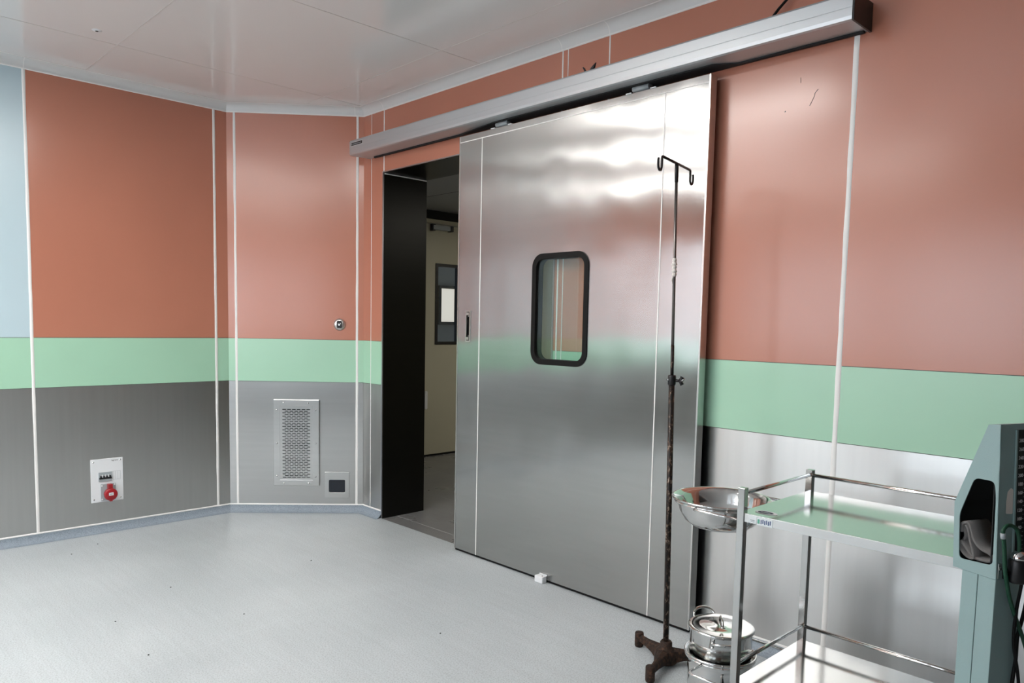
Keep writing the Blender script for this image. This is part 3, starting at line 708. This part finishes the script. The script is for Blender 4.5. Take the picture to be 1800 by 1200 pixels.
for k in range(5):
    z_ = 1.552+k*.014; q.lathe([(.006, -.007), (.0085+.003*(k % 2), -.003), (.009, .003), (.006, .008)], ivp(z_), TAPE, 12)
q.tube([(ivp(1.55)[0], IY-.007, 1.552), (ivp(1.55)[0]-.004, IY-.010, 1.53), (ivp(1.5)[0]-.001, IY-.009, 1.512)], [.003, .0025, .001], TAPE, 6); q.out('tape_wrap', parent=iv)
hd = Vector((-.2166, .9763, 0))
tp = Vector(ivp(1.976))
q = MB(); q.tube([tp-hd*.138, tp+hd*.138], .0050, BLACK, 12); q.out('crossbar', parent=iv)
for sg in (-1, 1):
    q = MB(); e = tp+hd*.138*sg; P = [e]
    ex = hd*sg
    cor = [(0, 0), (.005, -.001), (.008, -.008), (.008, -.030)]
    for k in range(1, 13):
        a = PI-PI*k/12; cor.append((.008+.016+.016*math.cos(a)*1.0, -.036-.017*math.sin(a)))
    cor += [(.041, -.022), (.038, -.012)]
    P = [e+ex*0+ (hd*sg)*c[0]*1.0+Vector((0, 0, c[1])) for c in cor]
    # hooks curl sideways so that their open side shows
    q.tube(P, .0046, BLACK, 10); q.out('hook', parent=iv)

# ------------------------------------------------------------------ instrument trolley
TX0, TX1, TY0, TY1 = 3.402, 4.155, -.871, -.425
TZ, SZ, LZ = .88, .806, .285
HW = .0112
tr_ = thingw('instrument_trolley', ((TX0+TX1)/2, (TY0+TY1)/2, 0), 'two-shelf stainless steel instrument trolley right of the drip stand', 'trolley')
for (x_, y_) in ((TX0, TY0), (TX0, TY1), (TX1, TY0), (TX1, TY1)):
    q = MB(); q.box((x_-HW, y_-HW, .095), (x_+HW, y_+HW, TZ), POSTST); po = q.out('post', parent=tr_, bevel=.0015)
    WORLD[po.name] = Vector((0, 0, 0))
    q = MB(); q.lathe([(0, .095), (.009, .095), (.009, .07), (.02, .066), (.02, .06), (0, .06)], (x_, y_, 0), CHROME, 14)
    q.box((x_-.016, y_-.003, .03), (x_-.013, y_+.02, .066), CHROME); q.box((x_+.013, y_-.003, .03), (x_+.016, y_+.02, .066), CHROME)
    q.tube([(x_-.012, y_+.01, .03), (x_+.012, y_+.01, .03)], .03, BLACKR, 24); q.out('caster', parent=po)
def shelf(zt, nm, lip=.026):
    q = MB(); a, b, c, d = TX0-HW+.004, TX1+HW-.004, TY0-HW+.004, TY1+HW-.004
    q.box((a, c, zt-.002), (b, d, zt), SHELF)
    q.box((a, c, zt-lip), (b, c+.0015, zt-.001), SHELF); q.box((a, d-.0015, zt-lip), (b, d, zt-.001), SHELF)
    q.box((a, c, zt-lip), (a+.0015, d, zt-.001), SHELF); q.box((b-.0015, c, zt-lip), (b, d, zt-.001), SHELF)
    o_ = q.out(nm, parent=tr_, bevel=.0008); WORLD[o_.name] = Vector((0, 0, 0)); return o_
us = shelf(SZ, 'upper_shelf'); ls = shelf(LZ, 'lower_shelf')
def rail(a, b): q = MB(); q.tube([a, b], .0062, CHROME, 14); q.out('rail', parent=tr_)
for zz in (TZ-.018, LZ+.052):
    rail((TX0, TY0+HW, zz), (TX0, TY1-HW, zz)); rail((TX0+HW, TY1, zz), (TX1-HW, TY1, zz)); rail((TX1, TY0+HW, zz), (TX1, TY1-HW, zz))
# stickers on the upper shelf
q = MB(); cx, cyv = 3.455, TY0+.045
q.faces([(cx+.034*math.cos(a), cyv+.022*math.sin(a), SZ+.0006) for a in [k*2*PI/32 for k in range(32)]], [tuple(range(32))], PAPER)
q.faces([(cx-.006+.024*math.cos(a)+.004, cyv+.015*math.sin(a), SZ+.0009) for a in [k*2*PI/32 for k in range(32)]], [tuple(range(32))], NAVY)
for k in range(7): q.box((cx-.016+k*.0042, cyv-.003, SZ+.0009), (cx-.0135+k*.0042, cyv+.003, SZ+.0012), PAPER)
q.out('oval_sticker', parent=us)
q = MB(); yf = TY0-HW+.004
q.box((TX0+.026, yf-.0012, SZ-.0245), (TX0+.050, yf, SZ-.003), PAPER); q.box((TX0+.052, yf-.0012, SZ-.0265), (TX0+.100, yf, SZ-.004), PAPER)
q.box((TX0+.031, yf-.0016, SZ-.017), (TX0+.045, yf-.001, SZ-.0145), GREYP); q.box((TX0+.033, yf-.0016, SZ-.021), (TX0+.045, yf-.001, SZ-.019), GREYP)
q.box((TX0+.054, yf-.0016, SZ-.022), (TX0+.061, yf-.001, SZ-.009), GREENINK)
for k in range(6): q.box((TX0+.064+k*.0056, yf-.0016, SZ-.022+.002*(k % 2)), (TX0+.067+k*.0056, yf-.001, SZ-.008-.002*((k+1) % 2)), INK)
q.out('edge_label', parent=us)

# wire holders on the trolley's left side
BX, BY, BZ, BR = 3.205, -.655, .779, .163
def holder(cx, cyv, rr, z, half, xr):
    q = MB(); 
    ringp = [(cx+rr*math.cos(a), cyv+rr*math.sin(a), z) for a in [k*2*PI/48 for k in range(48)]]
    q.tube(ringp, .0045, CHROME, 10, closed=True)
    for sg in (-1, 1):
        y0 = cyv+sg*rr; y1 = cyv+sg*half
        P = [(cx+.0, y0, z), (cx+.0, y1-sg*.02, z), (cx+.006, y1-sg*.006, z), (cx+.02, y1, z), (xr, y1, z)]
        q.tube(P, .0045, CHROME, 10)
    return q.out('bowl_holder', parent=tr_)
holder(BX, BY, BR-.012, BZ-.010, .178, TX0-HW+.004)
KX, KY, KZ, KR = 3.205, -.618, .232, .116
holder(KX, KY, KR-.001, KZ-.008, .205, TX0-HW+.004)

# steel basin
bas = thingw('steel_basin', (BX, BY, .69), 'shiny steel wash basin held in the ring on the trolley side', 'basin')
q = MB(); prof = [(0, .690), (.075, .690), (.095, .695), (.118, .712), (.135, .740), (.143, .768), (.150, .780), (.158, .784), (BR, .786), (BR+.001, .789), (BR-.002, .7915), (.158, .7895), (.148, .7855), (.140, .775), (.133, .745), (.116, .716), (.093, .700), (.073, .695), (0, .695)]
q.lathe([(r, z-.007) for r, z in prof], (BX, BY, 0), CHROME, 64); q.out('bowl', parent=bas)

# steel bucket in the lower ring and the lidded pot standing inside it
bk_ = thingw('steel_bucket', (KX, KY, .03), 'lower steel bucket hanging in the ring beside the trolley', 'bucket')
q = MB(); q.lathe([(0, .03), (.098, .03), (.104, .036), (.110, .20), (.112, KZ-.004), (.118, KZ-.004), (.1215, KZ), (.1215, KZ+.005), (.118, KZ+.008), (.1165, KZ+.004), (.1055, KZ+.003), (.107, .20), (.100, .04), (0, .036)], (KX, KY, 0), CHROME, 56); q.out('body', parent=bk_)
pot = thingw('stock_pot', (KX, KY, .17), 'lidded steel pot with two side handles stacked in the bucket', 'pot')
PZ = .325
q = MB(); q.lathe([(0, .17), (.096, .17), (.1035, .176), (.1042, PZ-.010), (.108, PZ-.006), (.108, PZ-.002), (.104, PZ-.001), (.101, PZ-.008), (.098, .18), (0, .175)], (KX, KY, 0), CHROME, 56); q.out('body', parent=pot)
q = MB(); q.lathe([(0, PZ+.012), (.030, PZ+.012), (.034, PZ+.010), (.062, PZ+.010), (.070, PZ+.005), (.076, PZ+.006), (.094, PZ+.003), (.104, PZ+.006), (.111, PZ+.003), (.112, PZ-.002), (.108, PZ-.004), (.1075, PZ-.001), (0, PZ+.004)], (KX, KY, 0), SHELF, 56)
lid = q.out('lid', parent=pot); WORLD[lid.name] = Vector((0, 0, 0))
q = MB(); hdv = Vector((.62, -.78, 0)).normalized()
q.tube([Vector((KX, KY, PZ+.010))+hdv*s_+Vector((0, 0, h_)) for s_, h_ in ((-.036, .0), (-.030, .010), (-.018, .019), (0, .022), (.018, .019), (.030, .010), (.036, 0))], .0042, CHROME, 10)
q.lathe([(0, .002), (.008, .002), (.009, 0)], tuple(Vector((KX, KY, PZ+.011))+hdv*.036), CHROME, 12); q.out('lid_handle', parent=lid)
for ang, zc, up in ((152, PZ-.014, .034), (-52, PZ-.026, .012)):
    a = math.radians(ang); o_ = Vector((math.cos(a), math.sin(a), 0)); t__ = Vector((-o_.y, o_.x, 0)); q = MB(); P = []
    for k in range(13):
        b_ = PI*k/12; P.append(Vector((KX, KY, zc))+o_*(.101+.032*math.sin(b_)**.7)+t__*(.042*math.cos(b_))+Vector((0, 0, up*math.sin(b_)**.6)))
    q.tube(P, .0048, CHROME, 10)
    for sg in (-1, 1):
        for dz in (.006, -.010): q.lathe([(0, .0035), (.004, .003), (.0055, 0)], tuple(Vector((KX, KY, zc+dz))+o_*.101+t__*(.040*sg)), CHROME, 8)
    q.out('side_handle', parent=pot)

# ------------------------------------------------------------------ mercury gauge on its stand (local frame: X along the dark front, Y depth away from the camera)
sg_o = Vector((4.0876, -1.0518, 0)); rotz = math.atan2(.925, .379)
gs = thing('blood_pressure_stand', tuple(sg_o), 'blue-grey enamelled blood pressure gauge on a tall column at the right edge', 'blood pressure monitor', rot=(0, 0, rotz))
HWD = .150
f_side = lambda p, t: (t, p[0], p[1])
yb, yt = -.014, .0
outer = [(-.014, .825), (.0875, .8235), (.0945, .970), (.0276, 1.1545), (0, 1.158)]
def rounded(poly, r, n=4):
    P = []; L = len(poly)
    for i in range(L):
        a, b, c = Vector(poly[i-1]), Vector(poly[i]), Vector(poly[(i+1) % L])
        u = (a-b).normalized(); v_ = (c-b).normalized(); rr = min(r, (a-b).length*.4, (c-b).length*.4)
        p0, p1 = b+u*rr, b+v_*rr
        for k in range(n+1):
            t = k/n; q_ = p0.lerp(b, t).lerp(b.lerp(p1, t), t); P.append((q_.x, q_.y))
    return P
hole = rounded([(.0045, 1.0345), (-.0005, 1.000), (-.004, .853), (.0745, .8465), (.0805, .947), (.0505, 1.034)], .012)
def gpart(q, name, parent=gs, bevel=0, m=None):
    return q.out(name, m, parent=parent, bevel=bevel)
hs = MB(); hs.ring(outer, hole, f_side, 0, .0025, ENAM); hs.ring(outer, hole, f_side, HWD-.0025, HWD, ENAM)
gpart(hs, 'side_panel')
q = MB()
def quad_slab(q, A, B, t, m, x0=0.0025, x1=HWD-.0025):
    a, b = Vector(A), Vector(B); d = (b-a).normalized(); n = Vector((d.y, -d.x))*t
    q.prism([tuple(a), tuple(b), tuple(b+n), tuple(a+n)], f_side, x0, x1, m)
quad_slab(q, (0, 1.158), (.0276, 1.1545), .002, ENAM)
quad_slab(q, (.0276, 1.1545), (.0945, .970), .002, ENAM); 
quad_slab(q, (.0945, .970), (.0875, .8235), .002, ENAM)
quad_slab(q, (.0875, .8235), (-.014, .825), .002, ENAM)
gpart(q, 'head_casing')
q = MB()  # black slabs added inside to stand for the shade in the hollow head
for A_, B_ in (((.0015, 1.152), (.0255, 1.149)), ((.0245, 1.150), (.0905, .9705)), ((.0915, .971), (.0850, .828)), ((.085, .8275), (-.010, .829))): quad_slab(q, A_, B_, .0008, VOID, .0035, HWD-.0035)
q.ring([(-.011, .829), (.0855, .8275), (.0920, .970), (.0262, 1.151), (.002, 1.154)], hole, f_side, HWD-.0042, HWD-.003, VOID)
q.prism([(.002, .83), (.004, .83), (.012, 1.14), (.010, 1.14)], f_side, .004, HWD-.004, VOID)
gpart(q, 'compartment_lining')
q = MB()   # front with a sunk scale bay
yf = lambda z: -.014*(1.158-z)/.333
def frontbox(q, x0, x1, z0, z1, o0, o1, m):
    q.faces([(x, yf(z)-o, z) for z in (z0, z1) for o in (o0, o1) for x in (x0, x1)], [(0, 1, 3, 2), (4, 6, 7, 5), (0, 4, 5, 1), (2, 3, 7, 6), (0, 2, 6, 4), (1, 5, 7, 3)], m)
frontbox(q, 0, .046, .825, 1.158, -.002, .0, ENAM); frontbox(q, .126, HWD, .825, 1.158, -.002, .0, ENAM)
frontbox(q, .046, .126, 1.145, 1.158, -.002, 0, ENAM); frontbox(q, .046, .126, .825, .845, -.002, 0, ENAM)
gpart(q, 'front_panel')
q = MB(); frontbox(q, .046, .0505, .845, 1.145, -.012, .003, ENAM); frontbox(q, .1215, .126, .845, 1.145, -.012, .003, ENAM); gpart(q, 'scale_frame')
q = MB(); frontbox(q, .0505, .1215, .845, 1.143, -.012, -.006, BLACK); sc_ = gpart(q, 'scale_plate')
q = MB(); q.tube([(.093, yf(.85)+.001, .855), (.093, yf(1.13)+.001, 1.135)], .0035, mat('mercury_tube', (.5, .5, .5, 1), .1, .6), 12); q.lathe([(0, .012), (.006, .010), (.007, 0), (0, 0)], (.093, yf(1.13), 1.133), CHROME, 14)
q.out('gauge_tube', parent=sc_)
q = MB()
for k in range(0, 301, 10):
    z_ = .8542+k*.00095; L_ = .004 if k % 20 else .0055
    for xa, xb in ((.0885-L_, .0885), (.0975, .0975+L_)): q.faces([(xa, yf(z_)+.0057, z_-.0003), (xb, yf(z_)+.0057, z_-.0003), (xb, yf(z_)+.0057, z_+.0003), (xa, yf(z_)+.0057, z_+.0003)], [(0, 1, 2, 3)], WHITE)
q.out('scale_ticks', parent=sc_)
for k in range(0, 281, 20):
    z_ = .8542+k*.00095
    tm = Matrix.Translation(Vector((.0825, yf(z_)+.0055, z_))) @ Matrix.Rotation(PI/2, 4, 'X')
    t_ = text_mesh('scale_number', str(k), .0108, tm, WHITE, None, 'RIGHT'); t_.parent = sc_
q = MB(); q.box((.074, yf(1.15)-.004, 1.145), (.112, yf(1.15)+.002, 1.152), CHROME); gpart(q, 'scale_clip', bevel=.001)
q = MB(); pts = rounded([(.0225, .966), (.044, .964), (.044, 1.017), (.036, 1.021), (.026, 1.013), (.0225, .99)], .003)
q.faces([(p[0], yf(p[1])-.0006, p[1]) for p in pts], [tuple(range(len(pts)))], mat('worn_foil_patch', (.75, .70, .65, 1), .6, 0)); gpart(q, 'worn_patch')
# column and base
q = MB(); q.box((0.002, -.012, .10), (.083, .0275, .824), ENAM); q.box((0.002, .0290, .10), (.083, .066, .824), ENAM); q.box((.004, .02, .1), (.081, .04, .82), VOID)
gpart(q, 'column', bevel=.0012)
for k in range(4):
    a = PI/4+k*PI/2; q = MB()
    cx, cyv = .0425, .027
    q.tube([(cx, cyv, .085), (cx+.12*math.cos(a), cyv+.12*math.sin(a), .080), (cx+.19*math.cos(a), cyv+.19*math.sin(a), .062)], [.02, .015, .012], ENAM, 12)
    bl = gpart(q, 'base_leg')
    q = MB(); ex_, ey_ = cx+.19*math.cos(a), cyv+.19*math.sin(a)
    q.tube([(ex_-.01, ey_, .025), (ex_+.01, ey_, .025)], .025, BLACKR, 20); q.lathe([(0, .06), (.007, .06), (.007, .045), (.012, .04), (0, .04)], (ex_, ey_, 0), CHROME, 12)
    q.out('caster', parent=bl)
q = MB(); q.lathe([(0, .12), (.05, .115), (.055, .075), (0, .07)], (.0425, .027, 0), ENAM, 24); gpart(q, 'base_hub')
# valve body with chrome cap, bracket, hose, tubes
q = MB(); q.lathe([(0, .822), (.016, .822), (.018, .826), (.018, .868), (.016, .872), (0, .872)], (.038, -.033, 0), BLACK, 20); q.box((.018, -.030, .826), (.058, -.013, .845), BLACK); va = gpart(q, 'valve')
q = MB(); q.lathe([(0, .890), (.008, .889), (.013, .884), (.0155, .877), (.0155, .871), (0, .871)], (.038, -.033, 0), CHROME, 20); q.out('valve_cap', parent=va)
q = MB(); q.box((.003, -.0158, .827), (.0045, -.0142, .860), STEEL_TRIM); q.box((.003, -.0158, .8585), (.009, -.0142, .860), STEEL_TRIM)
for x_ in (.009, .0235): q.lathe([(0, .003), (.003, .0025), (.004, 0)], (x_, -.0135, .848), CHROME, 10, Matrix.Rotation(PI/2, 3, 'X'))
gpart(q, 'bracket')
P = [(.038, -.033, .888), (.0406, -.030, .910), (.0381, -.026, .932), (.026, -.024, .9425), (.0085, -.024, .945), (-.002, -.024, .9385), (-.0035, -.024, .9286), (.002, -.025, .901), (.0085, -.026, .8508), (.0200, -.026, .8122), (.035, -.024, .779), (.056, -.024, .739), (.09, -.024, .679), (.12, -.024, .61), (.13, -.02, .52), (.11, -.02, .44)]
def smooth_path(P, n=5):
    P = [Vector(p) for p in P]; out = []
    for i in range(len(P)-1):
        a, b, c, d = P[max(i-1, 0)], P[i], P[i+1], P[min(i+2, len(P)-1)]
        for k in range(n):
            t = k/n; out.append(.5*((2*b)+(-a+c)*t+(2*a-5*b+4*c-d)*t*t+(-a+3*b-3*c+d)*t**3))
    return out+[P[-1]]
q = MB(); q.tube(smooth_path(P), .0042, HOSE, 10); ho = gpart(q, 'hose')
q = MB(); q.tube([(-.0038, -.024, .930), (-.0022, -.0243, .918)], .0052, GREYP, 12); q.out('hose_ferrule', parent=ho)
q = MB(); q.tube(smooth_path([(.052, -.030, .858), (.0605, -.029, .8405), (.0603, -.028, .809), (.0533, -.027, .76), (.0517, -.026, .709), (.056, -.026, .67), (.0728, -.026, .617), (.09, -.026, .54)]), .0034, BLACKR, 10)
q.tube(smooth_path([(.105, -.016, .80), (.098, -.016, .76), (.0885, -.017, .727), (.0762, -.018, .69), (.0746, -.019, .639), (.0693, -.019, .588), (.07, -.019, .50)]), .0040, BLACKR, 10); gpart(q, 'rubber_tube')
# cuff folded in the side compartment
q = MB()
def ribbon(q, path, w0, m, th=.003):
    P = [Vector(p) for p in path]; n = len(P); vs = []; fs = []
    for i, p in enumerate(P):
        t = (P[min(i+1, n-1)]-P[max(i-1, 0)]).normalized(); nn = Vector((-t.y, t.x))   # in (Y,Z)
        for x_, o_ in ((w0[0], -th), (w0[1], -th), (w0[1], th), (w0[0], th)):
            vs.append((x_, p.x+nn.x*o_, p.y+nn.y*o_))
    for i in range(n-1):
        for j in range(4): fs.append((i*4+j, i*4+(j+1) % 4, i*4+4+(j+1) % 4, i*4+4+j))
    fs += [(0, 1, 2, 3), (4*n-1, 4*n-2, 4*n-3, 4*n-4)]
    q.faces(vs, fs, m, True)
def sp2(P): return [(v.x, v.y) for v in smooth_path([(p[0], p[1], 0) for p in P], 4)]
ribbon(q, sp2([(.0795, .905), (.078, .922), (.070, .929), (.060, .926), (.054, .910), (.046, .893), (.030, .880), (.008, .874), (.003, .866), (.008, .858), (.030, .855), (.048, .857), (.060, .868), (.072, .880), (.079, .885)]), (.006, .070), CUFF)
ribbon(q, sp2([(.0795, .884), (.076, .868), (.066, .858), (.054, .853), (.044, .855), (.046, .868), (.054, .890), (.060, .912), (.067, .924)]), (.004, .058), CUFF, .0025)
ribbon(q, sp2([(.0795, .920), (.074, .908), (.072, .896), (.077, .886)]), (.012, .066), CUFF, .003)
cuff = q.out('pressure_cuff'); cuff.location = sg_o; cuff.rotation_euler = (0, 0, rotz)
tag(cuff, 'grey fabric arm cuff folded inside the side opening of the gauge head', 'cuff')
